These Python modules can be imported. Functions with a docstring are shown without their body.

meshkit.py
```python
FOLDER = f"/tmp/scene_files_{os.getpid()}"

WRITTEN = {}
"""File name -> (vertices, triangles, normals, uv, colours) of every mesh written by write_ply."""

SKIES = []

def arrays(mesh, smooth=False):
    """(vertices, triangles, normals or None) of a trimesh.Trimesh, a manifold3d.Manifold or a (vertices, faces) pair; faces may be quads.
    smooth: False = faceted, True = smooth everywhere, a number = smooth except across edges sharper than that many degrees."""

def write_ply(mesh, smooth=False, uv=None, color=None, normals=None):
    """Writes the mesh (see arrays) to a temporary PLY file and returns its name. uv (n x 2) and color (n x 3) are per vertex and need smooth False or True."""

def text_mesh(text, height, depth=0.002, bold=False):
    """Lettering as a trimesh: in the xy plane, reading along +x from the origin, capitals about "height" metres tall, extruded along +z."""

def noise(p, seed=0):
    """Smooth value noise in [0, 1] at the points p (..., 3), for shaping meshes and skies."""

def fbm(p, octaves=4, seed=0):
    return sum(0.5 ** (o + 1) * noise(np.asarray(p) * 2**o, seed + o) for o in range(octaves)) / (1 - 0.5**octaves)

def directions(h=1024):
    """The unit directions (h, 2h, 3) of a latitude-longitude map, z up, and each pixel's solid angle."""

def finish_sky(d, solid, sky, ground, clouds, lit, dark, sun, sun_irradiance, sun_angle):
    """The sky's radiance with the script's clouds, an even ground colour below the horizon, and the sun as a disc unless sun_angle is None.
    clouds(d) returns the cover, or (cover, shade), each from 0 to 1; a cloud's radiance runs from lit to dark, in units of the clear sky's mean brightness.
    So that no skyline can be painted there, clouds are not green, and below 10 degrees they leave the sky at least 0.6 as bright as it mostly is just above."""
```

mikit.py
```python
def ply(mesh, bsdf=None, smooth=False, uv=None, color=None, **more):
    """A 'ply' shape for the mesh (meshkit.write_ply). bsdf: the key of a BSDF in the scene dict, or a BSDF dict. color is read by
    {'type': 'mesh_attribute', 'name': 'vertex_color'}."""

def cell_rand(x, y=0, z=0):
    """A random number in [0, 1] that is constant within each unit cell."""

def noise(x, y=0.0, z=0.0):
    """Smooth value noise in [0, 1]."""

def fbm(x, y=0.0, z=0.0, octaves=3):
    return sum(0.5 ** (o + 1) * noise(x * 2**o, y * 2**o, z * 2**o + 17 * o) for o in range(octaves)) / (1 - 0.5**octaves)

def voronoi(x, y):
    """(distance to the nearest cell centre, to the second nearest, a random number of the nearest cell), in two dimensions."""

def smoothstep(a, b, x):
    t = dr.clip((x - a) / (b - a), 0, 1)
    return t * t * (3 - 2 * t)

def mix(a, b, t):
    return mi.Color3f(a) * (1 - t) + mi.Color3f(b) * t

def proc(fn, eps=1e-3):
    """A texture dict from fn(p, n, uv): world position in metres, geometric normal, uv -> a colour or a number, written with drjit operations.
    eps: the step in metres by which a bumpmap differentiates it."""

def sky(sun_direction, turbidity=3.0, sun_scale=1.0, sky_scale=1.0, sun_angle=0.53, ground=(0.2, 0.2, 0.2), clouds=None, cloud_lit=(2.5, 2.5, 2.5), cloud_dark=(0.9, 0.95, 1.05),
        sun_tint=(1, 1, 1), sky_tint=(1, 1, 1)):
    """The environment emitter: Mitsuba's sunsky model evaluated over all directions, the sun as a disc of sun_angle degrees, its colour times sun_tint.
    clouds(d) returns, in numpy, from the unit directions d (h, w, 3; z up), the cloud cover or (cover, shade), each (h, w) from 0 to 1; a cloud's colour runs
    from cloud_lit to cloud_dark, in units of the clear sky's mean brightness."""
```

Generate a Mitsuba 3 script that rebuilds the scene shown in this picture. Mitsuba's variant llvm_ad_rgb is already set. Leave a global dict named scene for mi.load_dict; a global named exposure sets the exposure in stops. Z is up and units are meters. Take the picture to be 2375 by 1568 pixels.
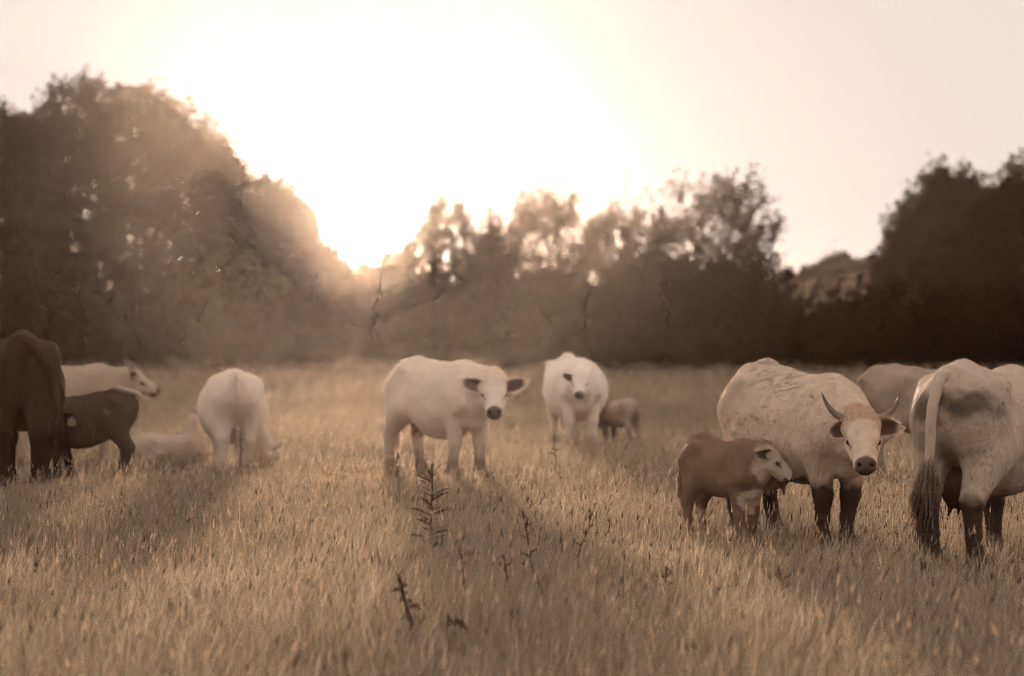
import math, numpy as np, trimesh, mitsuba as mi, mikit, meshkit

# ---------------------------------------------------------------- camera, sky, exposure
T = mi.ScalarTransform4f
EYE = 1.65
SUN_AZ, SUN_EL = math.radians(-3.5), math.radians(3.7)
SUN = np.array([math.sin(SUN_AZ) * math.cos(SUN_EL), math.cos(SUN_AZ) * math.cos(SUN_EL), math.sin(SUN_EL)])
scene = {'type': 'scene'}
labels = {}
scene['camera'] = {'type': 'thinlens', 'fov': 23.92, 'fov_axis': 'x', 'aperture_radius': 0.026, 'focus_distance': 18.6,
                   'near_clip': 0.1, 'far_clip': 3000.0,
                   'to_world': T().look_at(origin=[0, 0, EYE], target=[0, 100, EYE], up=[0, 0, 1]),
                   'medium': {'type': 'ref', 'id': 'air'}}
scene['air'] = {'type': 'homogeneous', 'albedo': {'type': 'rgb', 'value': [0.97, 0.79, 0.66]}, 'sigma_t': 0.000086,
                'phase': {'type': 'hg', 'g': 0.96}}


def hazy_sky(d):
    """A thin bright haze over the whole sky, brightest round the low sun."""
    ang = np.degrees(np.arccos(np.clip(d @ SUN, -1, 1)))
    glow = 0.3 * np.exp(-(ang / 1.4) ** 2) + 0.003 * np.exp(-ang / 7.0) + 0.004 * np.exp(-ang / 24.0)
    return np.ones(ang.shape), 1 - np.clip(glow, 0, 1)


SKY_LIT, SKY_DARK = np.array([30.0, 27.0, 25.0]), np.array([1.27, 1.085, 0.975])
scene['sky'] = mikit.sky(SUN, turbidity=4, sun_scale=1.12, sky_scale=0.90, sun_angle=3.0, sun_tint=(1.0, 1.9, 12.5), ground=(0.16, 0.11, 0.08), clouds=hazy_sky, cloud_lit=SKY_LIT, cloud_dark=SKY_DARK)
exposure = 4.55


def tag(key, label=None, category=None, group=None, kind=None):
    labels[key] = {k: v for k, v in (('label', label), ('category', category), ('group', group), ('kind', kind)) if v}


def new_key(name):
    """name, or name_001 ... when it is taken by a thing or a part."""
    used = lambda k: k in scene or k in labels or any(x.startswith(k + '__') for x in scene)
    if not used(name):
        return name
    n = 1
    while used(f'{name}_{n:03d}'):
        n += 1
    return f'{name}_{n:03d}'


def put(name, mesh, bsdf, parent=None, smooth=False, color=None):
    key = new_key(f'{parent}__{name}' if parent else name)
    scene[key] = mikit.ply(mesh, bsdf, smooth=smooth, color=color)
    return key


def soft_leaves(mesh, normals, bsdf, color):
    """A ply of many leaves whose shading follows the crown's round shape."""
    path = meshkit.write_ply(mesh, color=color, normals=normals)
    return {'type': 'ply', 'filename': path, 'face_normals': False, 'bsdf': {'type': 'ref', 'id': bsdf}}


def px(u, v, d):
    """The point at depth d that stands at the photograph's (u, v), given in units of 2375 x 1568."""
    k = d / 5608.0
    return np.array([(u - 1187.5) * k, d, EYE - (v - 784.0) * k])


VC = {'type': 'mesh_attribute', 'name': 'vertex_color'}


def bez(p, n):
    """n points along the smooth curve through the control points p (Catmull-Rom)."""
    p = np.array(p, float)
    p = np.vstack([2 * p[0] - p[1], p, 2 * p[-1] - p[-2]])
    out = []
    for t in np.linspace(0, len(p) - 3 - 1e-6, n):
        i, t = int(t), t - int(t)
        a, b, c, d = p[i:i + 4]
        out.append(0.5 * (2 * b + (c - a) * t + (2 * a - 5 * b + 4 * c - d) * t * t + (3 * b - a - 3 * c + d) * t ** 3))
    return np.array(out)


def tube(pts, rad, sides=8, cap=True):
    pts, rad = np.array(pts, float), np.broadcast_to(rad, len(pts))
    tan = np.gradient(pts, axis=0)
    tan /= np.linalg.norm(tan, axis=1, keepdims=True) + 1e-12
    ref = np.array([0.31, 0.17, 0.93]) if abs(tan[0] @ [0.31, 0.17, 0.93]) < 0.9 else np.array([1.0, 0.1, 0.0])
    a = np.cross(tan, ref)
    a /= np.linalg.norm(a, axis=1, keepdims=True)
    b = np.cross(tan, a)
    th = np.arange(sides) * 2 * np.pi / sides
    v = (pts[:, None] + rad[:, None, None] * (np.cos(th)[None, :, None] * a[:, None] + np.sin(th)[None, :, None] * b[:, None])).reshape(-1, 3)
    i, j = np.meshgrid(np.arange(len(pts) - 1), np.arange(sides), indexing='ij')
    p, q = i * sides + j, i * sides + (j + 1) % sides
    f = np.stack([p, q, q + sides, p + sides], -1).reshape(-1, 4)
    f = np.vstack([f[:, [0, 1, 2]], f[:, [0, 2, 3]]])
    if cap:
        n = len(v)
        v = np.vstack([v, pts[:1], pts[-1:]])
        k = np.arange(sides)
        f = np.vstack([f, np.stack([(k + 1) % sides, k, k * 0 + n], 1), np.stack([k + n - 2 * 0 - sides, (k + 1) % sides + n - sides, k * 0 + n + 1], 1)])
    return v, f


def join(parts):
    vs, fs, at = [], [], 0
    for v, f in parts:
        vs.append(v)
        fs.append(np.asarray(f) + at)
        at += len(v)
    return np.vstack(vs), np.vstack(fs)


def smooth01(a, b, x):
    t = np.clip((np.asarray(x, float) - a) / (b - a), 0, 1)
    return t * t * (3 - 2 * t)

# ---------------------------------------------------------------- materials
scene['hide'] = {'type': 'principled', 'base_color': VC, 'roughness': 0.62, 'specular': 0.15, 'spec_tint': 1.0, 'sheen': 0.15, 'sheen_tint': 1.0}


def coat_relief(p, n, uv):
    """Short hair lying in tufts."""
    return .020 * mikit.fbm(p.x * 30, p.y * 30, p.z * 10, 2) + .006 * mikit.noise(p.x * 120, p.y * 120, p.z * 35)


scene['hide'] = {'type': 'twosided', 'bsdf': {'type': 'bumpmap', 'arbitrary': mikit.proc(coat_relief, .003), 'scale': 1.0, 'bsdf': scene['hide']}}
scene['hair'] = {'type': 'principledthin', 'base_color': VC, 'roughness': 0.5, 'diff_trans': 1.1}
scene['horn'] = {'type': 'twosided', 'bsdf': {'type': 'principled', 'base_color': VC, 'roughness': 0.35, 'specular': 0.5}}
scene['eye'] = {'type': 'principled', 'base_color': {'type': 'rgb', 'value': [0.012, 0.007, 0.005]}, 'roughness': 0.08, 'specular': 0.6}
scene['dark_hide'] = {'type': 'twosided', 'bsdf': {'type': 'principled', 'base_color': VC, 'roughness': 0.7, 'specular': 0.03}}
scene['dark_hair'] = {'type': 'twosided', 'bsdf': {'type': 'diffuse', 'reflectance': VC}}

# ---------------------------------------------------------------- setting: field, hill, grass
def soil(p, n, uv):
    t = mikit.fbm(p.x * 0.35, p.y * 0.35, 0, 4)
    f = mikit.noise(p.x * 9, p.y * 9, 3)
    return mikit.mix((.14, .10, .07), (.24, .178, .125), mikit.smoothstep(.3, .7, t) * .7 + f * .3)


def wood(p, n, uv):
    t = mikit.fbm(p.x * 0.25, p.y * 0.25, p.z * .4, 4)
    return mikit.mix((.09, .06, .04), (.17, .12, .08), t)


scene['field_soil'] = {'type': 'diffuse', 'reflectance': mikit.proc(soil)}
scene['hill_scrub'] = {'type': 'twosided', 'bsdf': {'type': 'diffuse', 'reflectance': mikit.proc(wood)}}
scene['grass_blade'] = {'type': 'principledthin', 'base_color': VC, 'roughness': .5, 'diff_trans': 1.4}
scene['leaf'] = {'type': 'twosided', 'bsdf': {'type': 'diffuse', 'reflectance': VC}}
scene['bark'] = {'type': 'diffuse', 'reflectance': mikit.proc(lambda p, n, uv: mikit.mix((.03, .019, .013), (.075, .05, .035), mikit.fbm(p.x * 6, p.y * 6, p.z * 1.5, 3)))}


def relief(x, y):
    q = np.stack([x * .035, y * .035, x * 0], -1)
    near = smooth01(10, 40, y)
    return (meshkit.fbm(q, 3, 5) - .5) * .16 * near + .01 * (meshkit.noise(q * 30) - .5)


def sheet():
    xs = np.concatenate([np.linspace(-330, -46, 16), np.linspace(-45, 45, 91), np.linspace(46, 330, 16)])
    ys = np.concatenate([np.linspace(-60, 4, 14), np.linspace(5, 60, 80), np.linspace(62, 140, 50), np.linspace(150, 640, 24)])
    X, Y = np.meshgrid(xs, ys, indexing='ij')
    v = np.stack([X, Y, relief(X, Y)], -1).reshape(-1, 3)
    n = len(ys)
    i, j = np.meshgrid(np.arange(len(xs) - 1), np.arange(n - 1), indexing='ij')
    a = (i * n + j).ravel()
    return v, np.stack([a, a + n, a + n + 1, a + 1], 1)


tag(put('field', sheet(), 'field_soil', smooth=True), 'flat dry meadow under tall grass', 'field', kind='structure')


def hill():
    xs, ys = np.linspace(-120, 170, 90), np.linspace(225, 390, 40)
    X, Y = np.meshgrid(xs, ys, indexing='ij')
    rise = smooth01(225, 300, Y) * smooth01(395, 315, Y)
    h = 8.1 + 2.2 * smooth01(29, 44, X) + .6 * smooth01(48, 70, X) - 3.0 * smooth01(10, -36, X) + .6 * (meshkit.fbm(np.stack([X * .1, Y * .1, X * 0], -1), 3) - .5)
    v = np.stack([X, Y, -.3 + h * rise], -1).reshape(-1, 3)
    n = len(ys)
    i, j = np.meshgrid(np.arange(len(xs) - 1), np.arange(n - 1), indexing='ij')
    a = (i * n + j).ravel()
    return v, np.stack([a, a + n, a + n + 1, a + 1], 1)


tag(put('hill', hill(), 'hill_scrub', smooth=True), 'low hazy wooded hill behind the trees', 'hill', kind='structure')


def blades(n, d0, d1, side, height, width, segs, seed, lean=.35):
    """n grass blades on the ground between the depths d0 and d1: (vertices, faces, colours)."""
    rng = np.random.default_rng(seed)
    y = np.sqrt(rng.uniform(d0 ** 2, d1 ** 2, n))
    x = rng.uniform(-1, 1, n) * (.225 * y + side)
    q = np.stack([x * .55, y * .28, x * 0], -1)
    clump = meshkit.fbm(q, 3, 3)
    keep = rng.uniform(0, 1, n) < .12 + 1.5 * clump
    x, y, clump, q = x[keep], y[keep], clump[keep], q[keep]
    n = len(x)
    h = height * (.55 + .9 * clump) * rng.uniform(.55, 1.25, n)
    a = rng.uniform(0, 2 * np.pi, n)
    L = h * lean * rng.uniform(.2, 1.3, n)
    dx, dy = np.cos(a) * L + h * .10, np.sin(a) * L
    w = width * rng.uniform(.6, 1.3, n)
    b = rng.uniform(0, 2 * np.pi, n)
    sx, sy = np.cos(b) * w / 2, np.sin(b) * w / 2 * .6
    z0 = relief(x, y) - .01
    ts = np.linspace(0, 1, segs + 1)
    rows = []
    for t in ts:
        cx, cy, cz = x + dx * t ** 1.8, y + dy * t ** 1.8, z0 + h * (t - .12 * t * t)
        if t < 1:
            k = 1 - .55 * t
            rows += [np.stack([cx - sx * k, cy - sy * k, cz], 1), np.stack([cx + sx * k, cy + sy * k, cz], 1)]
        else:
            rows.append(np.stack([cx, cy, cz], 1))
    m = len(rows)
    v = np.stack(rows, 1).reshape(-1, 3)
    f = []
    for i in range(segs):
        a0 = 2 * i
        f += [[a0, a0 + 1, a0 + 3], [a0, a0 + 3, a0 + 2]] if i < segs - 1 else [[a0, a0 + 1, a0 + 2]]
    f = (np.array(f)[None] + (np.arange(n) * m)[:, None, None]).reshape(-1, 3)
    dry = np.clip(rng.normal(.45, .28, len(clump)) + .8 * (meshkit.fbm(q * .45, 3, 9) - .5), 0, 1)[:, None]
    c = np.array(GREEN) * (1 - dry) + np.array(STRAW) * dry
    c *= rng.choice([.5, .85, 1.0, 1.2, 1.45], (n, 1), p=[.18, .25, .27, .2, .1]) * rng.uniform(.85, 1.15, (n, 1))
    return v, f, np.repeat(np.clip(c, 0, 1), m, 0), (x + dx, y + dy, z0 + h * .88, dx, dy, h)


GREEN, STRAW, HEAD = (.265, .195, .134), (.56, .45, .335), (.66, .54, .42)


def grass():
    sets = [blades(340000, 8.5, 26, 1.6, .23, .0047, 2, 1), blades(13000, 8.5, 26, 1.6, .36, .0034, 3, 2, .25),
            blades(170000, 26, 58, 2.0, .23, .0115, 2, 3), blades(8000, 26, 58, 2.0, .38, .007, 2, 4, .25),
            blades(150000, 58, 122, 3.0, .34, .036, 1, 5), blades(16000, 58, 122, 3.0, .52, .022, 1, 6, .25)]
    vs, fs, cs, at = [], [], [], 0
    for v, f, c, _ in sets:
        vs.append(v)
        fs.append(f + at)
        cs.append(c)
        at += len(v)
    scene['meadow_grass'] = mikit.ply((np.vstack(vs), np.vstack(fs)), 'grass_blade', color=np.vstack(cs))
    tag('meadow_grass', 'dry tall grass covering the whole meadow', 'grass', kind='stuff')
    rng = np.random.default_rng(7)
    vs, fs, cs, at = [], [], [], 0
    for k, size in ((1, 1.0), (3, 1.5), (5, 3.0)):
        x, y, z, dx, dy, h = sets[k][3]
        n = len(x)
        d = np.stack([dx * 1.2, dy * 1.2, h], 1) + rng.normal(0, .05, (n, 3)) * h[:, None]
        d /= np.linalg.norm(d, axis=1, keepdims=True)
        L, w = rng.uniform(.035, .085, n)[:, None] * size ** .5, rng.uniform(.003, .006, n)[:, None] * size
        p = np.stack([x, y, z], 1)
        b = rng.uniform(0, 2 * np.pi, n)
        s = np.stack([np.cos(b), np.sin(b), 0 * b], 1)
        s -= d * (s * d).sum(1)[:, None]
        s2 = np.cross(d, s)
        v = np.stack([p - d * L * .3, p + s * w, p + s2 * w, p - s * w, p - s2 * w, p + d * L * .75], 1)
        f = np.array([[0, 2, 1], [0, 3, 2], [0, 4, 3], [0, 1, 4], [5, 1, 2], [5, 2, 3], [5, 3, 4], [5, 4, 1]])
        vs.append(v.reshape(-1, 3))
        fs.append((f[None] + (np.arange(n) * 6)[:, None, None]).reshape(-1, 3) + at)
        cs.append(np.repeat(np.array(HEAD) * rng.choice([.25, .8, 1.1], (n, 1), p=[.22, .4, .38]) * rng.uniform(.8, 1.15, (n, 1)), 6, 0))
        at += 6 * n
    scene['grass_seed_heads'] = mikit.ply((np.vstack(vs), np.vstack(fs)), 'grass_blade', color=np.clip(np.vstack(cs), 0, 1))
    tag('grass_seed_heads', 'pale seed heads standing above the grass', 'grass seed heads', kind='stuff')


grass()


# ---------------------------------------------------------------- trees and bushes behind the field
def leaves(centres, axes, length, spread, per, size, rng, tint):
    """Leaves along a short twig at every centre."""
    per, size = max(4, round(per * .62)), size * 1.27
    n = len(centres)
    k = n * per
    t = rng.uniform(-.5, .5, k)
    ax = np.repeat(axes, per, 0)
    p = np.repeat(centres, per, 0) + ax * (t * length)[:, None] + rng.normal(0, 1, (k, 3)) * (spread * (1.1 - .9 * (t + .5)))[:, None]
    d = ax * .8 + rng.normal(0, .75, (k, 3))
    d /= np.linalg.norm(d, axis=1, keepdims=True)
    s = np.cross(d, rng.normal(0, 1, (k, 3)))
    s /= np.linalg.norm(s, axis=1, keepdims=True)
    L = size * rng.uniform(.6, 1.35, (k, 1))
    v = np.stack([p - d * L * .5, p + s * L * .27, p + d * L * .5, p - s * L * .27], 1).reshape(-1, 3)
    f = (np.array([[0, 1, 2], [0, 2, 3]])[None] + (np.arange(k) * 4)[:, None, None]).reshape(-1, 3)
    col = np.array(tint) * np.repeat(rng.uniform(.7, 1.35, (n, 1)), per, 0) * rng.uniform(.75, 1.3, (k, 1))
    return v, f, np.repeat(np.clip(col, 0, 1), 4, 0)


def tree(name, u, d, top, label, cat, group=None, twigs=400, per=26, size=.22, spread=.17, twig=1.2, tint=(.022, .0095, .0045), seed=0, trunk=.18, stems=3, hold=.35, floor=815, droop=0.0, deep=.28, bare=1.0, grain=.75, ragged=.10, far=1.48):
    """A crown under the outline top, a list of (u, v) in the photograph's units seen at the tree's own distance d. Twigs end at points spread
    through the crown's volume, thinned by noise (hold: how much of it stays), and grow out of a few stems."""
    d, size, spread, twig, trunk, grain = d * far, size * far, spread * far, twig * far, trunk * far, grain / far
    rng = np.random.default_rng(seed)
    key = new_key(name)
    labels[key] = {}
    top = np.array(top, float)
    x0, x1 = (top[[0, -1], 0] - 1187.5) * d / 5608
    k = d / 5608.0
    px_x, px_z = (top[:, 0] - 1187.5) * k, EYE - (top[:, 1] - 784) * k
    base = px(u, 784, d)
    base[2] = relief(base[0], base[1]) - .1
    zf = max(.3, EYE - (floor - 784) * k)
    W = x1 - x0
    tips = np.zeros((0, 3))
    while len(tips) < twigs:
        n = twigs * 2
        x = rng.uniform(x0, x1, n)
        H = np.interp(x, px_x, px_z)
        H = H - (H - zf) * ragged * 2 * (meshkit.fbm(np.stack([x * 1.3 / far, rng.normal(0, .4, n), x * 0], -1), 2, seed + 3) - .35)
        t = rng.uniform(0, 1, n) ** .75
        z = zf + (H - zf) * t
        y = rng.normal(0, 1, n) * np.clip(deep * W * np.sqrt(np.clip(1.1 - t, .05, 1)), .3, 3.2 * far)
        q = np.stack([x, y + d, z * .9], 1) * grain
        ok = meshkit.fbm(q, 2, seed).argsort().argsort() / n > 1 - hold * (1.0 + .8 * (t < .35))
        fly = (t > .93) & (rng.uniform(0, 1, n) < .5)
        z = z + fly * rng.uniform(0, .95, n) * ragged * 10 * far
        tips = np.vstack([tips, np.stack([x, d + y, z], 1)[ok]])
    tips = tips[:twigs]
    order = np.argsort(-tips[:, 2])
    parts, rails = [], []
    ends = [tips[order[int(i)]] for i in np.linspace(0, len(tips) * .55, stems)]
    ends += [np.array([x0 + W * q, d + rng.normal(0, .4), zf + (np.interp(x0 + W * q, px_x, px_z) - zf) * .9]) for q in np.linspace(.12, .88, stems)]
    for e in ends:
        f0 = base + [rng.normal(0, .12 * W / 2), rng.normal(0, .3), 0]
        h = e[2]
        pts = bez([f0, f0 * [.85, .85, 0] + e * [.15, .15, 0] + [0, 0, h * .3], f0 * [.5, .5, 0] + e * [.5, .5, 0] + [rng.normal(0, .03 * h), 0, h * .65], e], 12)
        parts.append(tube(pts, np.linspace(trunk, trunk * .12, 12) * rng.uniform(.6, 1.0), 6))
        rails.append(pts)
    rails = np.vstack(rails)
    axes = np.zeros_like(tips)
    for i, p in enumerate(tips):
        dist = np.linalg.norm((rails - p) * [1, 1, .8], axis=1) + 50 * (rails[:, 2] > p[2] - .3 + .8 * droop)
        s0 = rails[dist.argmin()]
        away = p - s0
        a = away / (np.linalg.norm(away) + .2) + [0, 0, .5 - 1.9 * droop] + rng.normal(0, .3, 3)
        axes[i] = a / np.linalg.norm(a)
        if rng.uniform() < bare and np.linalg.norm(away) < 4.5 * far:
            parts.append(tube(bez([s0, (s0 + p) / 2 + [0, 0, .12 * np.linalg.norm(away)], p], 5), np.linspace(trunk * .20, .010, 5), 4, cap=False))
    put('trunk', join(parts), 'bark', key, smooth=True)
    v, f, c = leaves(tips, axes, twig, spread, per, size, rng, tint)
    nn = v - np.array([base[0], d, zf + .35 * (px_z.max() - zf)])
    nn = nn / np.linalg.norm(nn, axis=1, keepdims=True) + np.repeat(rng.normal(0, .25, (len(v) // 4, 3)), 4, 0)
    nn /= np.linalg.norm(nn, axis=1, keepdims=True)
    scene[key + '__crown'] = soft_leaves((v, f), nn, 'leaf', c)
    tag(key, label, cat, group)
    return key


WILLOW = dict(per=34, size=.25, spread=.24, twig=1.5, droop=.55, hold=.80, bare=.3, grain=.8, ragged=.07)
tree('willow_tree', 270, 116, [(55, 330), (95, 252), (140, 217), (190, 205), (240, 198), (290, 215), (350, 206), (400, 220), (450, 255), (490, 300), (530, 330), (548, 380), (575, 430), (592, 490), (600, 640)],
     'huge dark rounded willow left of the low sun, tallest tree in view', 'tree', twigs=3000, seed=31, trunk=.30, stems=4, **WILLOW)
tree('willow_tree', 10, 121, [(-170, 340), (-90, 290), (-30, 268), (40, 264), (90, 275), (130, 360)],
     'dark willow at the left edge beside the tallest one', 'tree', twigs=1900, seed=32, trunk=.30, stems=4, **WILLOW)
tree('willow_tree', 650, 113, [(555, 480), (600, 450), (640, 440), (690, 442), (715, 480), (735, 530), (765, 575), (790, 610)],
     'lower willow fading into the glow just left of the sun', 'tree', twigs=1100, seed=33, trunk=.2, stems=3, **WILLOW)
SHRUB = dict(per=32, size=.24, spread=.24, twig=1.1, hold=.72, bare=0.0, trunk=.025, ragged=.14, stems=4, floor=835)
tree('bush', 790, 119, [(700, 640), (740, 606), (790, 612), (840, 618), (870, 660)], 'low bush under the sun, left of the notch', 'bush', twigs=430, seed=34, **SHRUB)
tree('bush', 890, 122, [(820, 650), (860, 622), (900, 615), (940, 598), (970, 640)], 'low bush in the notch straight under the sun', 'bush', twigs=430, seed=35, **SHRUB)
OPEN = dict(per=13, size=.20, spread=.10, twig=1.3, hold=.42, grain=1.3)
tree('tree', 1050, 114, [(895, 620), (940, 575), (972, 500), (1010, 456), (1050, 452), (1082, 505), (1110, 492), (1145, 478), (1160, 540), (1195, 570)],
     'ragged tree with spiky top just right of the sun', 'tree', twigs=1150, seed=36, stems=4, floor=780, **{**OPEN, 'hold': .62, 'per': 18})
tree('tree', 1265, 112, [(1165, 560), (1195, 480), (1220, 456), (1260, 448), (1300, 462), (1335, 462), (1352, 520), (1372, 575)],
     'thin open tree with bright gaps, second right of the sun', 'tree', twigs=640, seed=37, stems=4, floor=740, **OPEN)
tree('tree', 1440, 111, [(1365, 530), (1385, 490), (1420, 452), (1455, 472), (1490, 486), (1512, 550)],
     'small sparse tree between the open tree and the tall spired tree', 'tree', twigs=300, seed=38, trunk=.12, stems=3, floor=650, **OPEN)
tree('tree', 1660, 109, [(1500, 540), (1530, 478), (1550, 440), (1600, 432), (1640, 415), (1656, 396), (1670, 350), (1682, 396), (1705, 430), (1740, 430), (1772, 440), (1795, 480), (1806, 530), (1800, 620)],
     'tall open tree with a spire on top, right of the middle', 'tree', twigs=900, seed=39, trunk=.15, stems=6, floor=720, **{**OPEN, 'hold': .45})
tree('bare_tree', 1830, 112, [(1770, 690), (1810, 640), (1866, 600), (1900, 610), (1925, 590), (1958, 585), (1970, 640)], 'thin leaning bare tree right of the spired tree', 'tree', twigs=70, per=6, size=.14, seed=40, trunk=.17, stems=3, floor=720)
tree('willow_tree', 2210, 113, [(2045, 590), (2070, 535), (2095, 485), (2115, 445), (2150, 425), (2190, 408), (2250, 404), (2290, 415), (2322, 450), (2345, 500)],
     'dark dense willow with drooping twigs near the right edge', 'tree', twigs=1900, seed=41, trunk=.26, stems=4, **WILLOW)
tree('willow_tree', 2420, 118, [(2305, 480), (2330, 430), (2350, 398), (2385, 388), (2450, 398), (2520, 470)],
     'dark willow cut off by the right edge', 'tree', twigs=1300, seed=42, trunk=.26, stems=3, **WILLOW)
HEDGE = [(60, 690, 120), (190, 700, 110), (420, 690, 130), (560, 700, 110), (690, 720, 90), (1000, 660, 110), (1130, 640, 110), (1260, 630, 110), (1370, 625, 90), (1460, 630, 80), (1560, 635, 90), (1660, 640, 95), (1760, 660, 90),
         (1850, 750, 80), (1960, 712, 85), (2050, 740, 80), (2180, 720, 100), (2310, 720, 110)]
HEDGE_WORDS = ['under the tree at the left edge', 'left of the tallest willow trunk', 'right of the tallest willow trunk', 'between the tallest and the lower willow', 'under the lower willow', 'under the ragged tree, on its left',
               'under the ragged tree, on its right', 'under the open tree', 'right of the open tree', 'under the small sparse tree', 'left under the spired tree', 'straight under the spired tree', 'right under the spired tree',
               'at the foot of the bare tree', 'right of the bare tree, below the hill', 'left of the dense right willow', 'under the dense right willow', 'under the willow at the right edge']
for i, ((u, v, w), words) in enumerate(zip(HEDGE, HEDGE_WORDS)):
    r = np.random.default_rng(900 + i)
    r0 = r.uniform(-22, 14)
    line = [(u + w * q, v + r0 + 70 * abs(q) ** 2.2 + r.uniform(-14, 14)) for q in np.linspace(-1, 1, 7)]
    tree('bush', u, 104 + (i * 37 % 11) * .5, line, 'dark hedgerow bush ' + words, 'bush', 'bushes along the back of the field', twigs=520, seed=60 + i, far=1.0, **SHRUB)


def hill_tree(u, v, w, h, words):
    rng = np.random.default_rng(int(u))
    key = new_key('hill_tree')
    d = 302.0
    c = px(u, v, d)
    k = d / 5608
    labels[key] = {}
    foot = c - [0, 0, h * k + 2.0]
    put('trunk', tube([foot, c], [.2, .08], 6), 'bark', key, smooth=True)
    cen = c + rng.normal(0, 1, (60, 3)) * [w * k * .33, w * k * .33, h * k * .36]
    vv, f, col = leaves(cen, np.tile([0, 0, 1.0], (len(cen), 1)), 1.1, .5, 24, .6, rng, (.05, .03, .018))
    put('crown', (vv, f), 'leaf', key, color=col)
    tag(key, words, 'tree', 'trees along the hilltop')


for u, v, w, h, words in ((1870, 640, 16, 14, 'first small tree on the hill crest from the left'), (1905, 632, 18, 16, 'round tree on the hill crest, left of the twin trees'), (1928, 615, 15, 18, 'left one of the two tallest trees on the hill crest'),
                          (1955, 612, 17, 20, 'right one of the two tallest trees on the hill crest'), (1990, 622, 18, 14, 'low tree on the hill crest right of the twin trees'), (2025, 616, 18, 14, 'tree on the hill crest beside the dense willow'),
                          (1835, 650, 16, 12, 'low tree at the left end of the hill crest')):
    hill_tree(u, v, w, h, words)

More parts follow.
